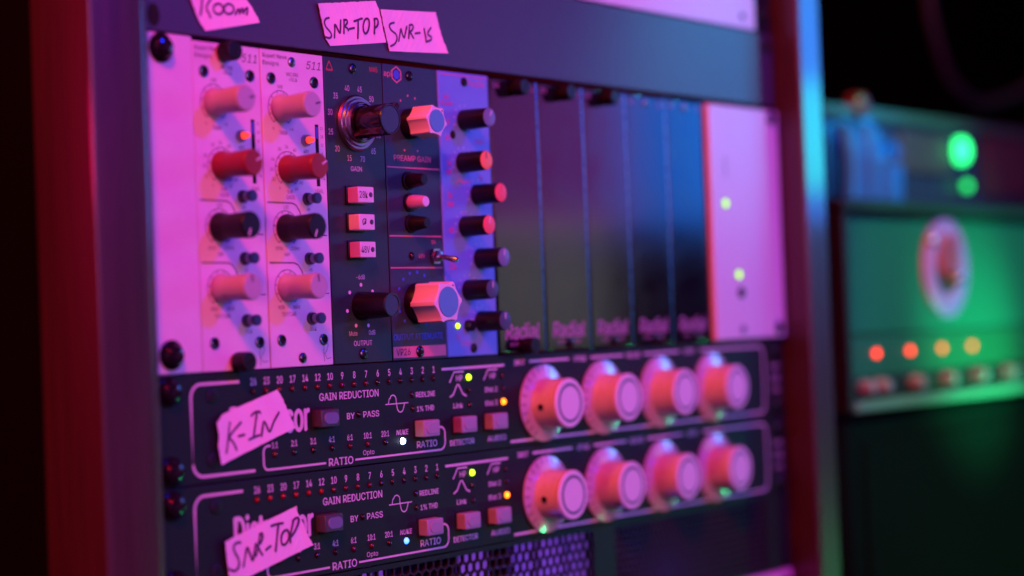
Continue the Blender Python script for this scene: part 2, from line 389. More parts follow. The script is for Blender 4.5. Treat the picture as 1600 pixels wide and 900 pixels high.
# ------------------------------------------------------------------ module chassis: ears, trays, the power supply at its right end
ZT, ZB = 0.0, -133.0
ch = thing('module_chassis', 'module chassis with pale left ear and pale right section with two lime lights', 'chassis', (215, 0, -133))
MB().box(-26, -0.4, -0.6, 2.4, ZB, 1.4, 0.5).build('rack_ear', 'white', ch)
for z in (-4.6, -125.6): rack_screw(ch, -17.3, z, -0.6)
MB().box(-8, 458, 150, 153, -131, -1).box(-8, 458, 4, 150, -0.9, 0.4).box(-8, 458, 4, 150, -133, -131.2).build('tray', 'hole', ch)
psu = MB().box(382.2, 457.3, -2.6, 2.2, ZB+0.6, -1.0, 0.7).build('supply_panel', 'white', ch)
for z in (-5.5, -127): screw(psu, 449.5, z, 4.0, 'metal_dark', -2.6, 1.8)
led(psu, 396.3, -56.2, 'led_lime', 2.3, 1.2, True, -2.6); led(psu, 407.6, -96.1, 'led_lime', 2.3, 1.2, True, -2.6)
put('toggle_hole', '', lambda b: b.lathe(0, 0, [(0, 3.2), (1.0, 3.0), (1.2, 2.0), (0.6, 0)], 24), 'black', psu, 409.2, -106.2, -2.6)
screw(psu, 410, -127, 2.4, 'steelcap', -2.6)
b = MB(); b.text('POWER', 397.5, -36, 2.6, y=-2.68, rot=R(90)); b.build('lettering', 'ink_dark', psu)

# ------------------------------------------------------------------ two white preamp modules
def dial(b, x, z, r=7.4, w=0.32, n=9):
    b.ribbon(arc(x, z, r, -55, 235, 40), w, -0.08)
    for i in range(n+1):
        a = R(-55+290*i/n); b.ribbon([(x+(r-1.2)*math.cos(a), z+(r-1.2)*math.sin(a)), (x+r*math.cos(a), z+r*math.sin(a))], w, -0.1)
def knob511(p, x, z, m, ang, mp):
    o = put('knob', '511', lambda b: b.lathe(0, 0, [(0.3, 5.9), (1.2, 6.0), (2.6, 5.7), (4.6, 4.9), (6.5, 4.95), (17.2, 5.45), (18.0, 5.35), (18.5, 4.95), (18.6, 0)], 48), m, p, x, z)
    pointer(o, x, z, 18.6, ang, 1.7, 4.9, 0.75, mp); return o
def push511(p, x, z):
    o = put('push_button', '', lambda b: b.lathe(0, 0, [(4.6, 2.1), (5.6, 2.35), (6.6, 2.3), (6.9, 2.0), (6.9, 0)], 26), 'darkcap', p, x, z)
    put('collar', '', lambda b: b.lathe(0, 0, [(0, 2.7), (1.6, 2.6), (2.2, 2.3), (2.2, 1.9)], 26), 'metal_dark', o, x, z)
    put('stem', '', lambda b: b.lathe(0, 0, [(1.8, 1.9), (4.8, 1.9)], 22), 'grey_knob', o, x, z)
    return o
W0 = 38.1
m2 = thing('preamp_module', 'white preamp module touching the charcoal module, held by small cross screws', 'preamp', (57.15, 0, -133), 'white preamp modules')
MB().box(38.4, 75.9, 0, 2, ZB, ZT, 0.35).build('faceplate', 'white', m2)
b = MB()
b.text('Rupert Neve', 39.6, -2.5, 1.75, w=14.2, align='l'); b.text('Designs', 39.6, -5.6, 1.75, w=9.4, align='l')
b.text('511', 69.9, -4.8, 3.4, w=8.6, shear=0.25)
b.text('MIC PRE', 56.9, -9.6, 1.5); b.text('+SILK', 57.2, -11.7, 1.5)
dial(b, 49.3, -24.3); dial(b, 52.2, -49.8); dial(b, 49.8, -74.8); dial(b, 49.5, -99.6)
b.text('0dB', 49.3, -15.2, 1.5); b.text('-6', 44.2, -32.8, 1.4); b.text('+6', 55.4, -32.8, 1.4); b.text('TRIM', 50.2, -34.6, 1.6)
for t, a in (('30', 118), ('36', 92), ('42', 62), ('24', 155), ('18', 182), ('12', 208), ('6', 238), ('66', 300), ('60', 325)):
    b.text(t, 52.2+9.6*math.cos(R(a)), -49.8+9.4*math.sin(R(a)), 1.4)
b.text('0dB', 53.1, -59.3, 1.5); b.text('GAIN', 53.3, -61.6, 1.7); b.text('LEVEL', 71.0, -58.6, 1.5); b.text('48V', 63.8, -41.8, 1.5)
b.text('100', 50.3, -65.9, 1.5); b.text('20Hz', 45.4, -83.2, 1.5); b.text('250Hz', 55.0, -83.2, 1.5); b.text('HPF', 50.2, -85.8, 1.6)
b.text('MIN', 45.5, -107.9, 1.6); b.text('MAX', 54.6, -107.9, 1.6); b.text('TEXTURE', 50.0, -110.8, 1.7)
b.text('HF', 64.0, -66.6, 1.4); b.text('HI', 64.0, -92.2, 1.4); b.text('SILK', 64.2, -117.4, 1.5)
for i, t in enumerate(('22', '18', '12', '6', '0', '-12', '-24')): b.text(t, 73.6, -31.5-3.6*i, 1.2)
for z0 in (-64.0, -89.2): b.ribbon([(39.4, z0), (54.0, z0-0.1), (56.3, z0-0.9), (58.2, z0-3.2), (59.4, z0-6.0)], 0.55, -0.08)
for z0 in (-77.5, -102.4): b.ribbon([(71.5, z0), (74.6, z0)], 0.45, -0.08)
b.ribbon([(70.4, -131.5), (70.0, -127.5), (70.6, -123.6), (72.2, -123.0), (72.9, -124.6), (71.8, -127.0), (70.6, -128.0), (72.0, -130.4), (74.6, -129.9)], 0.26, -0.08)
b.build('lettering', 'ink_dark', m2)
knob511(m2, 49.3, -24.3, 'grey_knob', 12, 'ink_dark'); knob511(m2, 52.2, -49.8, 'red_knob', 28, 'ink_white')
knob511(m2, 49.8, -74.8, 'black_soft', -112, 'ink_white'); knob511(m2, 49.5, -99.6, 'grey_knob', 98, 'ink_dark')
for z in (-62.1, -87.5, -112.9): push511(m2, 63.1, z)
o = led(m2, 63.3, -37.2, 'led_hot', 1.6, 5.6, False)
put('collar', 'led', lambda b: b.lathe(0, 0, [(0, 2.5), (1.5, 2.5), (2.2, 2.1), (2.2, 1.5)], 24), 'metal', o, 63.3, -37.2)
mt = MB().box(69.6, 71.6, -0.12, 0.5, -56.5, -30).build('level_meter', 'hole', m2)
MB().box(70.0, 71.2, -0.2, -0.1, -36, -31).build('meter_segment', 'ink_blue', mt)
for x, z in ((44.1, -12.0), (69.9, -12.0), (44.9, -121.7), (70.2, -122.1)): socket(m2, x, z)
m1 = copy_tree(m2)
m1.location.x -= W0*S; m1['label'] = 'white preamp module beside the pale rack ear, held by black thumbscrews'
screw(m2, 56.6, -4.3, 2.1, 'metal', 0, 0.9); screw(m2, 57.0, -129.4, 2.2)
thumbscrew(m1, 16.6, -3.6, 3.9, 8, 'black', 82); thumbscrew(m1, 18.4, -129.6, 3.9, 8, 'black', 20)

# ------------------------------------------------------------------ black module with the big winged knob
ma = thing('preamp_module', 'charcoal preamp module with a big black winged gain knob and three pale square buttons', 'preamp', (95.25, 0, -133))
MB().box(76.5, 114.0, 0, 2, ZB, ZT, 0.35).build('faceplate', 'panel_ma', ma)
b = MB()
for t, x, z in (('40', 90.7, -12.9), ('45', 98.8, -12.9), ('35', 83.2, -16.7), ('50', 106.4, -16.7), ('30', 79.4, -24), ('25', 79.4, -32.5), ('20', 83.2, -39.7), ('65', 106.5, -39.8), ('15', 90.7, -43.5), ('70', 99.2, -43.6), ('60', 110.2, -32.5), ('55', 110.2, -24)):
    b.text(t, x, z, 2.5, xs=0.72)
b.text('GAIN', 94.9, -48.1, 2.1, w=7.2)
b.text('-6dB', 95.0, -95.5, 2.0); b.text('Mute', 89.1, -120.1, 2.0); b.text('0dB', 101.2, -119.9, 2.0); b.text('OUTPUT', 95.1, -124.4, 2.2, w=11.8)
for x, z in ((95.1, -98.9), (87.7, -102.2), (102.5, -101.9), (85.8, -110.2), (104.4, -110), (91, -116.7), (99, -116.8)): b.disc(x, z, 0.85, -0.08)
b.build('lettering', 'ink_white', ma)
b = MB(); b.ribbon([(79.8, -1.8), (77.9, -5.4), (81.9, -5.4), (79.8, -1.8)], 0.45, -0.08); b.ribbon([(77.8, -5.9), (82, -5.9)], 0.3, -0.08)
b.text('MA5', 108.4, -3.4, 2.2); b.build('logo', 'ink_red', ma)
screw(ma, 94.7, -4.1, 2.3); screw(ma, 95.2, -129.1, 2.5)
kx, kz = 95.5, -28.0
def wing(r, rw, aw=(48, 228), hw=13):
    pts = []
    for i in range(120):
        a = i*3; dd = min(abs((a-x+180) % 360-180) for x in aw)
        k = max(0, 1-dd/hw); k = min(1, k*2.2)
        pts.append(((r+(rw-r)*k)*math.cos(R(a)), (r+(rw-r)*k)*math.sin(R(a))))
    return pts
kb = put('knob', 'wing', lambda b: (b.lathe(0, 0, [(4.0, 8.0), (6, 8.0)], 40), b.extr(wing(7.0, 9.8), -5.5, -20, 0.97, bev=0.5)), 'black_gloss', ma, kx, kz)
put('skirt', 'wing', lambda b: b.lathe(0, 0, [(0, 12.4), (1.2, 12.4), (2.0, 11.6), (2.0, 10.6), (3.0, 10.2), (3.0, 9.2), (4.2, 8.9), (4.6, 8.4), (4.6, 7)], 56), 'metal', kb, kx, kz)
put('knob_cap', 'wing', lambda b: b.lathe(0, 0, [(20.05, 5.9), (20.3, 5.7), (20.3, 0)], 40), 'facecap', kb, kx, kz)
put('cap_rim', 'wing', lambda b: b.lathe(0, 0, [(20.05, 6.6), (20.5, 6.4), (20.5, 6.0), (20.1, 5.95)], 40), 'metal_dark', kb, kx, kz)
kb = put('knob', 'out', lambda b: b.lathe(0, 0, [(0, 6.3), (2, 6.2), (16.5, 5.2), (17.6, 5.2)], 40), 'black', ma, 94.9, -108.2)
put('cap_rim', 'out', lambda b: b.lathe(0, 0, [(17.6, 5.25), (18.3, 5.1), (18.3, 4.4), (17.9, 4.3)], 40), 'metal_dark', kb, 94.9, -108.2)
put('knob_cap', 'out', lambda b: b.lathe(0, 0, [(17.95, 4.3), (17.95, 0)], 32), 'facecap', kb, 94.9, -108.2)
for t, z, tw in (('28k', -59.9, 5.2), ('Ø', -71.8, 2.9), ('48V', -83.8, 5.4)):
    o = put('push_button', 'ma', lambda b: b.box(-5.1, 5.1, -7, 0, -3.45, 3.45, 0.45), 'white_gloss', ma, 93.0, z)
    put('button_frame', 'ma', lambda b: b.box(-6.0, 5.6, -0.9, 0, -4.3, 4.3, 0.3), 'black', o, 93.0, z)
    b = MB(); b.text(t, 91.3, z, 2.9, w=tw, y=-7.06, bold=0.015); b.build('lettering', 'ink_dark', o)
    led(o, 95.9, z, 'button_dark', 0.85, 0.25, True, -7.0)

# ------------------------------------------------------------------ blue-black module with two star knobs
vp = thing('preamp_module', 'blue black preamp module with two pale star shaped knobs and a toggle switch', 'preamp', (133.35, 0, -133))
MB().box(114.6, 152.0, 0, 2, ZB, ZT, 0.35).build('faceplate', 'panel_vp', vp)
b = MB()
b.text('PREAMP GAIN', 132.7, -42.0, 2.5, w=25.5, bold=0.03)
for z in (-46.3, -77.2, -91.5): b.ribbon([(115.2, z), (151.2, z)], 0.6, -0.08)
b.text('48V', 136.6, -86.2, 2.0); b.text('ON', 145.3, -79.8, 1.8)
hexa = [(123.8+3.4*math.cos(R(60*i+30)), -4.5+3.6*math.sin(R(60*i+30))) for i in range(7)]
b.ribbon(hexa, 0.7, -0.08); b.text('api', 117.8, -4.3, 2.6, w=5.2, bold=0.02)
for x, z in ((131, -13.5), (136, -14.4), (126, -16), (127.5, -38.4), (136.5, -38.4), (122, -21), (120.6, -28)): b.disc(x, z, 0.55, -0.08, 12)
b.build('lettering', 'ink_pink', vp)
b = MB(); b.disc(123.8, -4.5, 2.3, -0.09, 6)
for a in range(-60, 245, 24): b.disc(131.8+12.6*math.cos(R(a)), -106.0+12.6*math.sin(R(a)), 0.75, -0.08, 12)
b.text('OUTPUT ATTENUATE', 132.4, -122.6, 2.6, w=34, bold=0.03); b.build('blue_lettering', 'ink_blue', vp)
bd = MB().quad(114.9, 151.4, -131.9, -126.9, -0.1).build('name_band', 'ink_pink', vp)
b = MB(); b.text('VP26', 121.6, -129.3, 3.0, w=9.6, y=-0.16, bold=0.03); b.build('lettering', 'ink_dark', bd)
screw(vp, 132.4, -4.5, 2.3, 'black_gloss'); screw(vp, 132.9, -129.5, 2.6, 'black_gloss')
def star(r, n=6, k=0.13, a0=25):
    pts = []
    for i in range(n):
        for da, f in ((-9, .91), (-5, .985), (0, 1.0), (5, .985), (9, .91), (18, .845), (30, .82), (42, .845)):
            a = R(a0+i*360/n+da); pts.append((r*f*math.cos(a), r*f*math.sin(a)))
    return pts
for (x, z, r, L0, L1, a0, tag_) in ((131.6, -26.3, 7.6, 5.0, 16.2, -10, 'a'), (132.6, -107.6, 10.2, 4.5, 18.2, 4, 'b')):
    o = put('knob', 'star'+tag_, lambda b: b.extr(star(r, 6, 0.15, a0), -L0, -L1, 0.97, bev=0.4), 'white_gloss', vp, x, z)
    put('knob_base', tag_, lambda b: b.lathe(0, 0, [(0, r*0.92), (L0*0.6, r*0.9), (L0+0.1, r*0.8)], 36), 'black', o, x, z)
    put('knob_cap', tag_, lambda b: b.lathe(0, 0, [(L1-0.1, r*0.68), (L1+0.35, r*0.66), (L1+0.35, 0)], 36), 'bluecap', o, x, z)
    put('set_screw', tag_, lambda b: b.disc(r*0.80*math.cos(R(a0+60)), r*0.80*math.sin(R(a0+60)), 0.45, -L1-0.06, 12), 'hole', o, x, z)
for x, z, m in ((129.0, -52.2, 'black_soft'), (129.5, -62.1, 'white_gloss'), (130.0, -71.6, 'black_soft')):
    o = put('trim_knob', '', lambda b: (b.lathe(0, 0, [(1.0, 3.3), (2.5, 3.5), (5, 3.2), (9.2, 2.6), (9.9, 2.3), (10, 0)], 16)), m, vp, x, z)
    put('collar', 'vp', lambda b: b.lathe(0, 0, [(0, 4.3), (1.0, 4.2), (1.2, 3.2)], 24), 'black', o, x, z)
led(vp, 129.8, -86.2, 'led_off', 1.5, 1.2)
o = put('toggle_switch', '', lambda b: b.lathe(0, 0, [(0, 3.9), (1.8, 3.9), (1.8, 2.9), (3.6, 2.8), (3.8, 2.0), (3.8, 0)], 6), 'metal', vp, 145.6, -86.3)
put('lever', '', lambda b: b.tube([(0, -3, 0), (0.6, -7, -0.9), (1.2, -11, -1.9), (1.4, -12.4, -2.2)], [1.0, 1.2, 1.55, 1.0], 14), 'chrome', o, 145.6, -86.3)

# ------------------------------------------------------------------ lavender module
pu = thing('preamp_module', 'lavender module with seven slim black knobs, some capped in orange and coral', 'preamp', (171.45, 0, -133))
MB().box(152.7, 190.2, 0, 2, ZB, ZT, 0.8, 3).build('faceplate', 'panel_lav', pu)
b = MB()
b.text('Purple', 180.5, -4.4, 3.2, w=13); b.text('MIC', 158.6, -12.2, 2.0); b.text('PREAMP', 158.6, -15.2, 2.0, w=8.5)
for z, t in ((-24, 'LF'), (-31, '60'), (-43, '1k'), (-47, 'MF'), (-58, '3k'), (-62, 'HM'), (-74, 'dB'), (-88, 'HF'), (-91, '12k')):
    b.text(t, 158.6, z, 2.6, bold=0.03)
b.text('GAIN', 181.5, -32, 2.3); b.text('6k', 181.5, -49, 2.3); b.text('8', 168, -66, 1.8); b.text('IN', 160.5, -124.0, 2.0); b.text('LEVEL', 166, -126.8, 2)
b.ribbon([(154, -1.6), (189, -1.6)], 0.5, -0.08)
b.ribbon([(163.5, -52), (166, -50.4), (169, -52), (172, -50.6), (174, -52)], 0.6, -0.08); b.build('lettering', 'ink_magenta', pu)
b = MB()
for cx, cz in ((170.4, -22.4), (168.3, -42.3), (178.2, -57.1), (168.6, -72.3), (178.8, -87.3), (169.3, -102), (178, -117)):
    for a in range(-40, 230, 30): b.ribbon([(cx+6.4*math.cos(R(a)), cz+6.4*math.sin(R(a))), (cx+7.6*math.cos(R(a)), cz+7.6*math.sin(R(a)))], 0.35, -0.08)
b.build('scale_marks', 'ink_white', pu)
for x, z, m, mp, a, L in ((170.4, -22.4, 'steelcap', 'ink_white', 60, 15.6), (168.3, -42.4, 'orange', 'ink_dark', 95, 14.6), (178.2, -57.1, 'pinkred', 'ink_red', 80, 14.6), (168.6, -72.3, 'pinkred', 'ink_white', 80, 14.6), (178.8, -87.3, 'steelcap', 'ink_white', 85, 14.6), (169.3, -102.1, 'darkcap', 'ink_white', 85, 14.6), (178.0, -116.9, 'darkcap', 'ink_white', 85, 14.6)):
    o = put('knob', f'pu{L}', lambda b: b.lathe(0, 0, [(0.4, 4.9), (L-0.6, 4.5), (L-0.1, 4.4)], 32), 'black', pu, x, z)
    put('knob_cap', f'pu{L}', lambda b: b.lathe(0, 0, [(L-0.4, 4.45), (L, 4.3), (L+0.1, 3.9), (L+0.1, 0)], 32), m, o, x, z)
    pointer(o, x, z, L+0.12, a, 0.8, 3.7, 0.7, mp)
led(pu, 160.4, -118.6, 'led_green', 1.25, 1.1)
put('push_button', 'pu', lambda b: b.lathe(0, 0, [(0, 2.8), (3, 2.6), (3.4, 2.0), (3.4, 0)], 24), 'black', pu, 168, -118.7)
screw(pu, 171.7, -4.3, 2.1, 'black'); screw(pu, 171.7, -129.3, 2.2, 'black')
put('mounting_hole', 'pu', lambda b: b.disc(0, 0, 2.0, -0.05), 'hole', pu, 162.2, -29.6)

# ------------------------------------------------------------------ five blank modules
BL = ['glossy black blank module right beside the lavender module', 'glossy black blank module, second from the lavender module', 'glossy black blank module in the middle of the five', 'glossy black blank module, second from the pale power section', 'glossy black blank module touching the pale power section']
def blank_base():
    x0 = 190.5
    t = thing('blank_module', BL[0], 'blank module', (x0+19.05, 0, -133), 'black blank modules')
    MB().box(x0+0.3, x0+37.8, 0, 2, ZB, ZT, 1.3, 4).build('faceplate', 'gloss_black', t)
    MB().box(x0+36.6, x0+37.95, -0.12, 1.9, ZB+0.4, ZT-0.4, 0.1).build('edge_highlight', 'edge_highlight', t)  # strip added to stand for the highlight on the seam edge
    b = MB(); b.text('Radial', x0+19, -122.4, 7.5, w=27, bold=0.03, shear=0.15); b.text('WORKHORSE', x0+19, -128.6, 1.8, w=20)
    b.text('500', x0+5.5, -4.2, 2.2); b.text('BLK', x0+32.5, -4.4, 2.2)
    b.build('lettering', 'ink_mauve', t)
    return t
bl = [blank_base()]
for i in range(1, 5):
    c = copy_tree(bl[0]); c.location.x += W0*i*S; c['label'] = BL[i]; bl.append(c)
for i, t in enumerate(bl):
    x = 190.5+W0*i+19
    if i < 3: thumbscrew(t, x-0.5, -4.6, 3.8, 8, 'black')
    else: screw(t, x, -4.2, 2.3, 'metal')
    if i == 0: thumbscrew(t, x, -129.5, 3.8, 8, 'black')
    else: screw(t, x, -129.2, 2.5, 'black_gloss', 0, 1.6)

# ------------------------------------------------------------------ the two compressors
DZ = 44.45
c1 = thing('compressor', 'black compressor unit with a K-IN tape strip, the upper of the two alike', 'compressor', (215, 0, -177.8), 'black compressors')
MB().box(-26, 457, 0, 3, -177.55, -133.45, 0.45).build('faceplate', 'panel_black', c1)
for z in (-140, -171.3):
    rack_screw(c1, -19.0, z, 0)
    screw(c1, 449.5, z, 4.2, 'metal_dark', 0, 2.0)
b = MB()
NUM = (26, 23, 20, 17, 14, 12, 10, 9, 8, 7, 6, 5, 4, 3, 2, 1)
gx = [27.3+7.63*i for i in range(16)]
for n, x in zip(NUM, gx): b.text(str(n), x+0.3, -138.0, 2.9, xs=0.74, bold=0.03)
b.text('GAIN REDUCTION', 85.1, -146.6, 3.1, w=37.8, bold=0.03)
b.text('BY', 85.5, -155.7, 2.6, w=5.0, bold=0.03); b.text('PASS', 98.7, -155.6, 2.6, w=10.4, bold=0.03)
b.text('REDLINE', 135.8, -148.9, 2.3, w=13.4, bold=0.035); b.text('1% THD', 135.4, -155.3, 2.3, w=12, bold=0.035)
rx = [38.6+11.45*i for i in range(8)]
for t, x in zip(('1:1', '2:1', '3:1', '4:1', '6:1', '10:1', '20:1'), rx): b.text(t, x+0.1, -164.9, 2.5, xs=0.72, bold=0.03)
b.text('NUKE', rx[7]+0.2, -165.0, 2.2, w=8.4, bold=0.03, shear=0.2)
b.text('Opto', 96.2, -172.2, 2.1, w=7.3)
b.text('RATIO', 78.4, -174.7, 3.2, w=15.4, bold=0.03); b.text('RATIO', 135.6, -171.4, 2.9, w=14.2, bold=0.03)
b.text('DETECTOR', 160.7, -172.4, 2.5, w=17.8, bold=0.035); b.text('AUDIO', 186.6, -172.4, 2.5, w=14.4, bold=0.035)
b.text('Link', 158.7, -155.4, 2.3, w=7, bold=0.035); b.text('HP', 160.2, -142.8, 2.6, w=4.6, bold=0.035); b.text('HP', 185.1, -142.8, 2.6, w=4.6, bold=0.035)
b.text('Dist 2', 183.6, -149.2, 2.3, w=9.2, bold=0.035); b.text('Dist 3', 183.4, -155.6, 2.3, w=9.2, bold=0.035)
for t, x in (('INPUT', 206.2), ('ATTACK', 255.8), ('RELEASE', 303.5), ('OUTPUT', 357.0)): b.text(t, x, -137.4, 2.6, w=1.7*len(t), bold=0.035)
b.text('Distressor', 36.9, -154.0, 12.0, w=46.4, bold=0.045)
b.text('Model', 447.5, -149.0, 2.6, w=10); b.text('EL8', 447.5, -156, 4.0, w=9); b.text('POWER', 447.5, -163, 2.4, w=10)
b.build('lettering', 'ink_white', c1)
b = MB(); yl = -0.075
b.ribbon([(19.6, -137.7), (-1.0, -137.7)]+arc(-1.6, -143.2, 5.5, 90, 180, 10)+[(-7.1, -169.2)]+arc(-1.6, -169.0, 5.5, 180, 270, 10)+[(27, -174.5)], 1.15, yl)
b.ribbon([(36.2, -165.0)]+arc(34.6, -167.6, 2.6, 90, 180, 8)+[(32.0, -172)]+arc(34.6, -172.2, 2.6, 180, 270, 8)+[(69.0, -174.8)], 0.85, yl)
b.ribbon([(87.4, -174.8), (144.6, -174.8)]+arc(144.8, -171.2, 3.6, -90, 0, 8)+[(148.4, -167.4)]+arc(145.4, -167.4, 3.0, 0, 90, 8)+[(138, -164.4)], 0.85, yl)
b.ribbon([(147.8, -138.2), (194.3, -138.2)], 1.15, yl)
b.ribbon([(108.3, -152.1), (123.7, -152.1)], 0.45, yl)
b.ribbon([(110.2, -152.1), (110.9, -149.6)]+arc(113.4, -150.3, 2.1, 165, 15, 8)+[(115.6, -152.1), (116.0, -153.8)]+arc(118.2, -153.9, 2.1, 195, 345, 8)+[(121.2, -152.1)], 0.5, yl-0.01)
for x0 in (153.1, 178.2): b.ribbon([(x0, -144.6), (x0+3.4, -139.9), (x0+10.4, -139.9)], 0.75, yl)
b.ribbon([(153.0, -151.3), (155.5, -150.2), (157.6, -147.0), (158.4, -145.9), (159.6, -145.9), (160.4, -147.0), (162.4, -150.2), (165.0, -151.3)], 0.75, yl)
b.ribbon([(214, -137.2), (246.5, -137.2)], 1.1, yl); b.ribbon([(265, -137.2), (294, -137.2)], 1.1, yl); b.ribbon([(313, -137.2), (347, -137.2)], 1.1, yl)
b.ribbon([(197, -175.0), (430, -175.0)]+arc(430, -170, 5, -90, 0, 8)+[(435, -144)]+arc(430, -142.2, 5, 0, 90, 8)+[(368, -137.2)], 1.15, yl)
b.build('printed_line', 'ink_white', c1)
for x, z in ((4.4, -142.7), (3.6, -168.4)): screw(c1, x, z, 3.1, 'panel_black', 0, 0.7)
for i, x in enumerate(gx): led(c1, x, -142.1, 'led_red_dim' if i < 10 else 'led_off', 1.25)
led(c1, 90.6, -155.5, 'led_off', 1.3)
for z in (-148.7, -155.0): led(c1, 126.6, z, 'led_off', 1.3)
for i, x in enumerate(rx[:7]): led(c1, x, -168.7, 'led_red_dim' if i in (0, 4, 5) else 'led_off', 1.25)
nuke1 = led(c1, rx[7], -169.0, 'led_blue', 1.45, 1.5)
led(c1, 166.8, -142.7, 'led_green', 1.45, 1.5); led(c1, 166.6, -148.7, 'led_off', 1.3); led(c1, 167.2, -155.5, 'led_off', 1.3)
led(c1, 192.0, -143.2, 'led_off', 1.3); led(c1, 192.5, -149.0, 'led_off', 1.3); led(c1, 192.4, -155.5, 'led_orange', 1.45, 1.5)
for x, z, m in ((67.0, -155.5, 'button_dark'), (133.1, -164.2, 'button_grey'), (160.0, -164.2, 'button_grey'), (183.2, -164.2, 'button_grey')):
    o = put('push_button', '', lambda b: b.box(-5.7, 5.7, -5.6, 0.1, -3.75, 3.75, 0.7, 3), m, c1, x, z)
    put('button_frame', '', lambda b: b.box(-6.4, 7.4, -0.35, 0, -4.7, 4.7, 0.15), 'hole', o, x, z)
    def lens(b):
        pts = arc(2.6, 0, 2.5, -90, 90, 10)+arc(-1.6, 0, 2.5, 90, 270, 10); b.extr(pts, -5.5, -6.0, 0.95, (0.5, 0), bev=0.15)
    put('button_lens', '', lens, 'steelcap' if m == 'button_dark' else 'button_grey', o, x, z)
for i, x in enumerate((223.3, 273.8, 326.2, 378.4)):
    z = -157.9
    o = put('knob', 'dial', lambda b: b.lathe(0, 0, [(2.0, 12.2), (14.6, 11.6)], 56), 'cream', c1, x, z)
    put('knob_face', '', lambda b: b.lathe(0, 0, [(14.6, 11.6), (15.2, 11.95), (16.4, 11.95), (16.9, 11.4), (16.9, 0)], 56), 'white_gloss', o, x, z)
    sk = put('skirt', '', lambda b: b.lathe(0, 0, [(0.4, 18.7), (1.1, 18.7), (2.4, 13.0), (2.6, 11)], 64), 'skirt', o, x, z)
    def ticks(b):
        for a in range(-150, 151, 15):
            q = R(90-a); b._add([( (r+0)*math.cos(q)+sg*0.25*math.sin(q), -yy-0.06, (r)*math.sin(q)-sg*0.25*math.cos(q)) for r, yy, sg in ((15.2, 1.9, 1), (18.3, 1.2, 1), (18.3, 1.2, -1), (15.2, 1.9, -1))], [(0, 1, 2, 3)])
    put('scale_marks', '', ticks, 'ink_dark', sk, x, z)
    put('cap_ring', '', lambda b: b.lathe(0, 0, [(16.95, 9.5), (17.05, 9.4), (17.05, 8.35), (16.95, 8.2)], 48), 'darkcap', o, x, z)
    if i == 0: put('set_screw', '', lambda b: b.tube([(-11.9, -8.0, -1.4), (-12.4, -8.0, -1.4)], 1.5, 14), 'hole', o, x, z)
c2 = copy_tree(c1); c2.location.z -= DZ*S
c2['label'] = 'black compressor unit with a SNR-TOP tape strip, the lower of the two alike'
for ch_ in c2.children:
    if ch_.data == nuke1.data and abs(ch_.location.x-nuke1.location.x) < 1e-6:
        ch_.data = shared('indicator_light|blue2', lambda b: b.lathe(0, 0, [(0.02, 1.45), (0.5, 1.4), (1.05, 1.0), (1.4, 0.5), (1.5, 0)], 20), 'led_blue2')

for ch_ in c2.children:
    if ch_.data and ch_.data.materials and ch_.data.materials[0] == MT['led_red_dim'] and ch_.matrix_basis.translation.z > 0.03 and ch_.location.x < (66.5-215)*S:
        ch_.data = shared('indicator_light|warm', lambda b: b.lathe(0, 0, [(0.02, 1.25), (0.385, 1.2), (0.77, 0.9), (1.01, 0.475), (1.1, 0)], 20), 'led_red')

# ------------------------------------------------------------------ vented panel with hexagon mesh, violet light inside
vt = thing('vent_panel', 'black perforated vent panel with violet light glowing through its hexagon mesh', 'vent panel', (215, 0, -266))
def hexmesh(b, x0, x1, z0, z1, pitch, wall, y0, y1):
    rr_ = pitch/math.sqrt(3); ri = rr_*(1-wall); row = 0; z = z0+pitch*0.5
    while z < z1-pitch*0.4:
        x = x0+pitch*(0.5 if row % 2 == 0 else 1.0)
        while x < x1-pitch*0.4:
            o_ = [(x+rr_*math.cos(R(30+60*i)), z+rr_*math.sin(R(30+60*i))) for i in range(6)]
            n_ = [(x+ri*math.cos(R(30+60*i)), z+ri*math.sin(R(30+60*i))) for i in range(6)]
            V = [(p[0], y0, p[1]) for p in o_]+[(p[0], y0, p[1]) for p in n_]+[(p[0], y1, p[1]) for p in n_]
            b._add(V, [(i, (i+1) % 6, 6+(i+1) % 6, 6+i) for i in range(6)]+[(6+i, 6+(i+1) % 6, 12+(i+1) % 6, 12+i) for i in range(6)])
            x += pitch
        z += pitch*math.sqrt(3)/2; row += 1
b = MB(); hexmesh(b, -8, 264, -266.5, -220.0, 5.4, 0.2, 0.6, 2.0); b.build('hexagon_mesh', 'mesh', vt, recalc=False)
b = MB(); hexmesh(b, 279, 434, -266.5, -220.0, 4.2, 0.26, 0.6, 1.8); b.build('fine_mesh', 'mesh', vt, recalc=False)
MB().box(-26, 457, 0, 2.5, -224.6, -222.4).box(-26, 457, 0, 2.5, -266.4, -264.6).box(-26, -7, 0, 2.5, -264.5, -223.7).box(262, 281, 0.2, 2.5, -264.5, -223.7).box(432, 457, 0.1, 2.5, -264.5, -223.7).build('frame', 'panel_black', vt)
for x0, x1 in ((240, 262), (284, 302), (307, 330), (334, 352), (163, 172), (176, 181)):
    MB().box(x0, x1, 70, 72, -310, -226).build('inner_plate', 'violet_plate', vt)
MB().box(-20, 455, 120, 122, -266, -224).build('inner_shell', 'hole', vt)
l = lamp('violet_inner_lamp', 'POINT', (205, 20, -262), (205, 60, -250), (0.20, 0.08, 1.0), 0.07, shadow_soft_size=0.01)
l = lamp('violet_inner_lamp', 'POINT', (310, 20, -262), (310, 60, -250), (0.20, 0.08, 1.0), 0.10, shadow_soft_size=0.01)

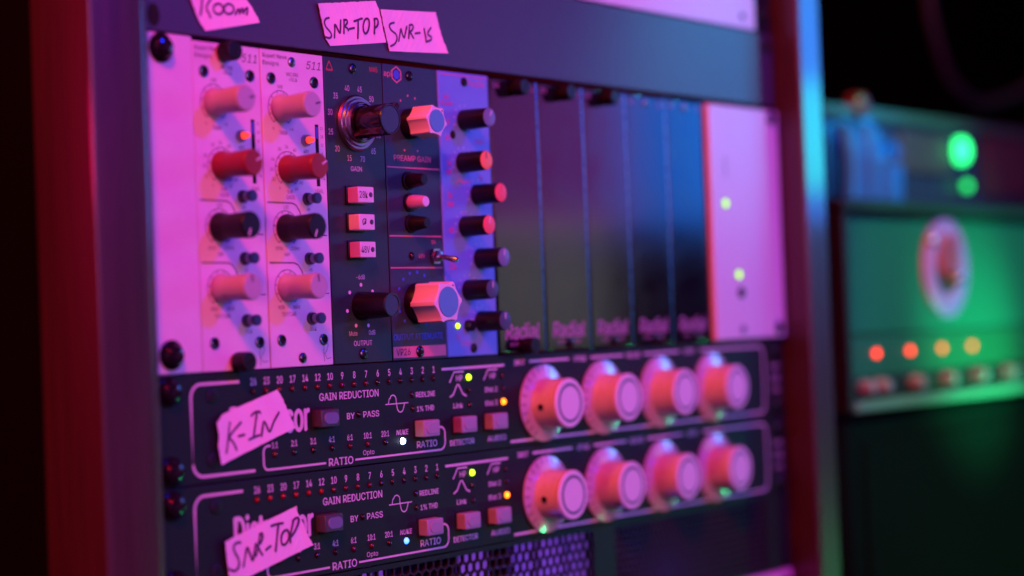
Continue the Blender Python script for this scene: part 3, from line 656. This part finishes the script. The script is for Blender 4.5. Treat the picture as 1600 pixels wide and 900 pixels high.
lu = thing('rack_unit', 'pale rack unit in magenta light just below the perforated vent panel', 'rack unit', (215, 0, -311))
MB().box(-26, 457, -1.0, 3, -311, -267.0, 0.6).build('front_panel', 'magenta_lit', lu)
for z in (-274, -304): screw(lu, 449, z, 4.0, 'metal_dark', -1.0, 2)

# ------------------------------------------------------------------ strips of tape with handwriting
HW = {
'kin': [[(12.6,-153.9),(11.2,-160.0),(10.0,-165.8)],[(18.6,-154.2),(15.3,-156.8),(11.3,-159.9),(13.5,-161.3),(15.0,-163.2),(15.8,-165.1)],[(17.3,-159.7),(20.3,-159.3)],[(24.8,-151.8),(26.4,-150.6),(29.2,-150.3),(29.8,-151.0)],[(27.7,-151.0),(26.7,-156.4),(25.6,-160.8)],[(22.9,-161.5),(25.5,-160.8),(28.9,-160.1)],[(30.0,-160.5),(30.7,-157.3),(31.5,-154.0),(33.4,-156.9),(34.8,-159.8),(37.2,-155.4),(40.4,-151.5)]],
'snrtop2': [[(15.9,-202.6),(13.4,-202.3),(11.4,-203.6),(11.9,-205.9),(14.3,-208.8),(14.7,-211.4),(13.3,-213.4),(10.9,-213.6),(8.8,-212.4)],[(17.0,-212.4),(18.3,-208.4),(19.5,-204.2),(20.9,-207.8),(22.6,-211.4),(23.1,-207.8),(24.3,-204.0)],[(24.1,-208.9),(25.7,-205.2),(27.1,-200.8)],[(26.7,-200.5),(28.2,-200.0),(28.6,-201.5),(27.7,-203.7),(25.1,-205.1)],[(25.4,-205.2),(26.4,-207.0),(27.8,-208.9)],[(30.1,-207.2),(32.7,-206.0)],[(33.6,-197.8),(35.9,-197.4),(40.2,-197.3)],[(37.7,-197.9),(36.6,-202.9),(35.4,-208.3)],[(43.4,-203.9),(42.7,-205.1),(41.7,-206.0),(40.7,-206.4),(39.7,-206.1),(39.1,-205.3),(38.9,-204.1),(39.2,-202.8),(39.8,-201.5),(40.8,-200.6),(41.9,-200.3),(42.8,-200.5),(43.4,-201.3),(43.6,-202.5),(43.4,-203.9)],[(44.2,-205.7),(44.4,-202.0),(46.3,-197.5)],[(46.1,-197.0),(48.1,-195.8),(49.8,-196.2),(49.4,-198.4),(47.4,-201.2),(44.9,-203.3)]],
'room': [[(5.1,17.7),(4.7,13.6),(3.8,10.2)],[(5.1,17.7),(8.2,20.4),(11,20.0),(10.3,17.7),(7.9,15.1),(6.9,13.2),(8.3,11.4),(9.3,9.7)],[(16.4,14.6),(16.5,13.6),(16.1,12.7),(15.3,11.9),(14.2,11.5),(13.0,11.5),(11.9,11.9),(11.3,12.7),(11.1,13.7),(11.5,14.6),(12.4,15.3),(13.5,15.8),(14.7,15.8),(15.7,15.3),(16.4,14.6)],[(22.5,14.9),(22.4,13.9),(21.7,13.1),(20.6,12.4),(19.4,12.1),(18.2,12.2),(17.2,12.8),(16.8,13.6),(16.9,14.5),(17.5,15.4),(18.6,16.1),(19.9,16.4),(21.1,16.2),(22.0,15.7),(22.5,14.9)],[(23.2,12.4),(24.2,13.9),(25.3,15.0),(25.7,13.8),(25.5,12.6),(26.5,14.5),(27.4,15.5),(27.6,14.2),(27.4,13.0),(28.6,14.8),(30.0,16.1),(30.1,14.6),(29.5,12.9)]],
'snrtop1': [[(79.3,16.6),(76.7,15.9),(75.6,14.0),(77.1,12.0),(79.9,10.5),(80.6,8.9),(79.2,7.6),(76.5,7.9)],[(82.4,8.3),(82.8,11.5),(82.7,14.6),(84.4,12.4),(86.0,10.0),(86.2,12.9),(86.6,16.2)],[(88.3,10.7),(88.6,13.8),(88.8,16.7)],[(88.8,16.5),(90.8,17.0),(91.1,15.5),(88.8,13.7),(90.7,13.3),(91.4,12.3)],[(92.2,13.0),(95.1,13.7)],[(95.2,16.6),(97.7,17.5),(100.6,18.4)],[(97.9,17.4),(97.5,13.2),(97.3,9.4)],[(105.0,15.3),(104.5,13.8),(103.7,12.6),(102.8,11.9),(101.9,11.9),(101.3,12.5),(101.0,13.7),(101.1,15.3),(101.7,16.8),(102.4,18.0),(103.4,18.7),(104.2,18.7),(104.9,18.1),(105.2,16.9),(105.0,15.3)],[(108.1,12.4),(108.5,15.7),(108.4,19.0)],[(108.6,19.0),(110.5,19.4),(111.1,17.9),(110.3,16.0),(108.4,14.8)]],
'snrb': [[(121.4,18.5),(118.4,17.8),(117.7,16.1),(119.7,14.5),(122.6,13.5),(123.1,11.4),(121.5,8.9),(118.7,7.7)],[(124.1,10.5),(125.2,13.7),(126.0,16.8),(126.7,14.2),(128.1,11.7),(128.9,14.8),(129.9,17.6)],[(130.9,12.4),(131.5,15.7),(131.9,18.5)],[(131.9,18.3),(133.9,19.0),(134.7,17.8),(133.5,16.1),(131.5,15.3),(133.2,14.2),(134.2,12.7)],[(135.8,15.0),(139.1,15.6)],[(141.9,17.7),(142.6,15.0),(143.1,12.1)],[(146.9,18.6),(144.2,16.1),(144.6,15.1),(147.0,14.5),(146.9,13.0),(143.1,11.8)]],
}
def smooth(pts, k=2):
    for _ in range(k):
        q = [pts[0]]
        for a, b_ in zip(pts, pts[1:]):
            q += [(a[0]*.75+b_[0]*.25, a[1]*.75+b_[1]*.25), (a[0]*.25+b_[0]*.75, a[1]*.25+b_[1]*.75)]
        pts = q+[pts[-1]]
    return pts
def torn(pts, edges):
    """adds a ragged line along the listed edges of the outline"""
    out = []
    for i, p in enumerate(pts):
        q = pts[(i+1) % len(pts)]; out.append(p)
        if i in edges:
            L = math.hypot(q[0]-p[0], q[1]-p[1]); n = max(2, int(L/0.9))
            for j in range(1, n):
                t = j/n; out.append((p[0]+(q[0]-p[0])*t+random.uniform(-.22, .22), p[1]+(q[1]-p[1])*t+random.uniform(-.14, .14)))
    return out
def tape(key, pts, edges, label, y0, lift, wd=0.85):
    pts = torn(pts, edges)
    cx = sum(p[0] for p in pts)/len(pts); cz = sum(p[1] for p in pts)/len(pts)
    xa = min(p[0] for p in pts); xb = max(p[0] for p in pts)
    def yf(x, z):
        t = (x-xa)/(xb-xa)
        return y0-lift[0]*max(0, 1-t*4)**2-lift[1]*max(0, t*4-3)**2-0.10*math.sin(x*0.55+z*0.3)-0.05*math.sin(x*1.7-z*1.1)
    t = thing('tape_strip', label, 'tape', (cx, 0, cz), 'handwritten tape strips')
    bm = bmesh.new(); bm.faces.new([bm.verts.new((x, 0, z)) for x, z in pts])
    for ax, lo, hi in ((0, xa, xb), (2, min(p[1] for p in pts), max(p[1] for p in pts))):
        v = lo+1.5
        while v < hi:
            co = Vector((0, 0, 0)); co[ax] = v; no = Vector((0, 0, 0)); no[ax] = 1
            bmesh.ops.bisect_plane(bm, geom=bm.verts[:]+bm.edges[:]+bm.faces[:], plane_co=co, plane_no=no); v += 1.5
    bmesh.ops.triangulate(bm, faces=bm.faces[:])
    bmesh.ops.recalc_face_normals(bm, faces=bm.faces[:])
    if sum(f.normal.y for f in bm.faces) > 0: bmesh.ops.reverse_faces(bm, faces=bm.faces[:])
    ret = bmesh.ops.extrude_face_region(bm, geom=bm.faces[:])
    nv = {g for g in ret['geom'] if isinstance(g, bmesh.types.BMVert)}
    for v in bm.verts: v.co.y = yf(v.co.x, v.co.z)-(0.16 if v in nv else 0.0)
    m = MB(); m.bm.free(); m.bm = bm
    m.build('strip', 'tape', t)
    b = MB(); k = 0
    for st in HW[key]:
        b.ribbon(smooth(st), wd, -0.24-0.006*k, yf); k += 1
        for e in (st[0], st[-1]): b.disc(e[0], e[1], wd/2, yf(*e)-0.24-0.006*k-0.003, 10); k += 1
    b.build('handwriting', 'marker', t)
    return t
tape('kin', [(4.6,-153.6),(8.3,-150.4),(40.5,-142.0),(43.7,-146.3),(46.7,-152.4),(49.8,-158.6),(45.9,-159.6),(6.9,-170.6),(5.2,-163.0),(5.9,-158.5)], {2, 3, 4, 7, 8}, 'tilted tape strip reading K-IN on the upper black compressor', -0.9, (1.0, 0.3), 1.1)
tape('snrtop2', [(6.6,-201.3),(49.0,-191.1),(49.2,-193.9),(52.0,-198.1),(53.9,-202.5),(57.7,-208.3),(9.0,-219.5),(8.0,-211)], {1, 2, 3, 4, 6, 7}, 'tilted tape strip reading SNR-TOP on the lower black compressor', -1.2, (0.9, 0.5), 1.15)
tape('room', [(-4.6,24.0),(-1.2,15.9),(3.1,7.8),(6.4,4.0),(36.6,10.3),(35.9,12.2),(30.1,19.3),(26.5,27.5)], {0, 1, 2, 5, 6}, 'torn tape strip reading Room on the slate panel above the white modules', -1.5, (0.9, 0.6), 1.0)
tape('snrtop1', [(72.1,22.0),(109.8,27.2),(111.9,23.8),(113.6,17.6),(115.8,9.1),(79.5,4.4),(76.7,7.0)], {2, 3, 5, 6, 0}, 'tape strip reading SNR-TOP on the slate panel, edge to edge with another strip', -1.3, (0.8, 0.3), 1.0)
tape('snrb', [(112.3,23.6),(150.8,26.2),(151.7,22.8),(153.6,16.4),(157.8,7.7),(117.7,5.4),(115.6,12.2)], {1, 2, 3, 5, 6}, 'tape strip reading SNR and a squeezed last letter, right end of slate panel tapes', -1.7, (0.5, 1.0), 1.0)

# ------------------------------------------------------------------ amplifier head, its cabinet, and the gear on top (far out of focus)
cb = thing('speaker_cabinet', 'black speaker cabinet under the green lit amplifier head', 'speaker cabinet', (770, 0, -760))
MB().box(516, 1040, -6, 330, -758, -182, 8, 3).build('shell', 'black_cloth', cb)
MB().box(540, 1016, -8, -5, -740, -200, 2).build('grille_cloth', 'black_cloth', cb)
ah = thing('amp_head', 'green lit amplifier head with a round emblem and a row of amber lights', 'amplifier', (770, 0, -182))
MB().box(512, 1035, 0, 250, -181, -52, 5, 3).build('shell', 'tolex', ah)
MB().box(512, 1035, -14, 0.5, -59, -51, 2.5).box(512, 519, -13.5, 0.5, -181, -59.5, 1.5).box(1028, 1035, -13.5, 0.5, -181, -59.5, 1.5).build('front_frame', 'tolex', ah)
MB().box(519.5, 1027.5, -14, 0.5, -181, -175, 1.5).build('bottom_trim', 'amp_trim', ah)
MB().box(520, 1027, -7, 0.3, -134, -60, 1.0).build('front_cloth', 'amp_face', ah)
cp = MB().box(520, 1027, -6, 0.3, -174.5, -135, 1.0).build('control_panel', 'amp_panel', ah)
for i in range(4):
    led(cp, 562.2+46.4*i, -146.2, 'amp_led' if i < 2 else 'amp_led2', 2.3, 2.0, False, -6.0)
for x in (541, 562, 609.8, 656, 703.6, 752.5, 800, 848, 896, 944):
    put('knob', 'amp', lambda b: b.lathe(0, 0, [(0, 5.2), (8, 4.4), (9, 3.8), (9, 0)], 24), 'amp_knob', cp, x, -166.5, -6)
MB().box(522, 1024, -6.6, -5.8, -173, -160).build('panel_band', 'black', cp)
em = put('emblem', '', lambda b: b.lathe(0, 0, [(0, 33), (2.5, 33), (3.8, 30.5), (3.8, 20), (2.2, 17.5)], 48), 'emblem', ah, 660.9, -93.0, -7)
put('emblem_centre', '', lambda b: b.disc(0, 0, 18.5, -1.8, 32), 'black', em, 660.9, -93, -7)
put('emblem_shield', '', lambda b: b.extr([(-14, 24), (-6, 20), (0, 25), (6, 20), (14, 24), (16, 8), (11, -4), (4, -2), (0, -10), (-4, -2), (-11, -4), (-16, 8)], -1.8, -5.2, 0.9, bev=0.6), 'emblem_red', em, 660.9, -93, -7)
put('emblem_stud', '', lambda b: b.lathe(0, 0, [(3.8, 4), (6.5, 3.2), (7, 0)], 20), 'chrome', em, 660.9-25, -93+17, -7)
put('emblem_stud', '', lambda b: b.lathe(0, 0, [(3.8, 4), (6.5, 3.2), (7, 0)], 20), 'chrome', em, 660.9+14, -93-8, -7)

ec = thing('equipment_case', 'dark flight case with pale blue lit corner standing on the amplifier head', 'case', (900, 0, -51))
MB().box(520, 1080, 60, 330, -50.5, 19, 4, 3).build('shell', 'case', ec)
MB().box(518, 1082, 55, 64, 12.5, 21, 2).box(518, 1082, 55, 63, -51, -46, 2).build('edge_trim', 'trim', ec)
MB().box(622, 700, 56, 60.5, -44, 8, 3).build('corner_plate', 'case_plate', ec)
for x, r, zt in ((632, 6, 5), (647, 5, 1), (662, 8, 6), (683, 9, -9), (701, 5, -6)):
    MB().tube([(x, 46, -44), (x, 45, -20), (x+1, 46, zt-4), (x+4, 50, zt)], r, 14).build('blue_glow_tube', 'case_plate', ec)  # tubes added so the blue patch blurs into an uneven glow
MB().box(735, 815, 57, 60.5, -22, 8, 2).build('label_plate', 'label', ec)
MB().box(880, 960, 57, 60.5, -34, 12, 2).build('label_plate', 'label', ec)
put('indicator_light', 'case', lambda b: b.lathe(0, 0, [(0, 6.5), (5, 6.5), (7.5, 4.5), (8.5, 0)], 24), 'green_lamp', ec, 824, -3, 55).scale = (1, 1, 1.45)
put('indicator_light', 'case2', lambda b: b.lathe(0, 0, [(0, 3.5), (3, 3.5), (4, 2), (4.5, 0)], 24), 'green_lamp2', ec, 834, -29, 55)
put('knob', 'case', lambda b: b.lathe(0, 0, [(0, 9), (9, 8), (11, 5), (11, 0)], 24), 'red_knob', ec, 672, 22, 62)

cp_ = [(985, 150, 330), (980, 150, 220), (984, 150, 140), (994, 150, 108), (1014, 150, 80), (1042, 150, 65), (1080, 150, 59), (1125, 150, 66), (1180, 150, 80), (1260, 150, 120), (1380, 150, 210)]
q = []
for i in range(len(cp_)-1):
    p0, p1, p2, p3 = [Vector(cp_[min(max(j, 0), len(cp_)-1)]) for j in (i-1, i, i+1, i+2)]
    for k in range(6):
        t = k/6; q.append(0.5*((2*p1)+(-p0+p2)*t+(2*p0-5*p1+4*p2-p3)*t*t+(-p0+3*p1-3*p2+p3)*t**3))
cbl = MB().tube(q, 4.2, 14).build('cable', 'cable')
tag(cbl, 'thick dark cable hanging in a loop above the flight case', 'cable')
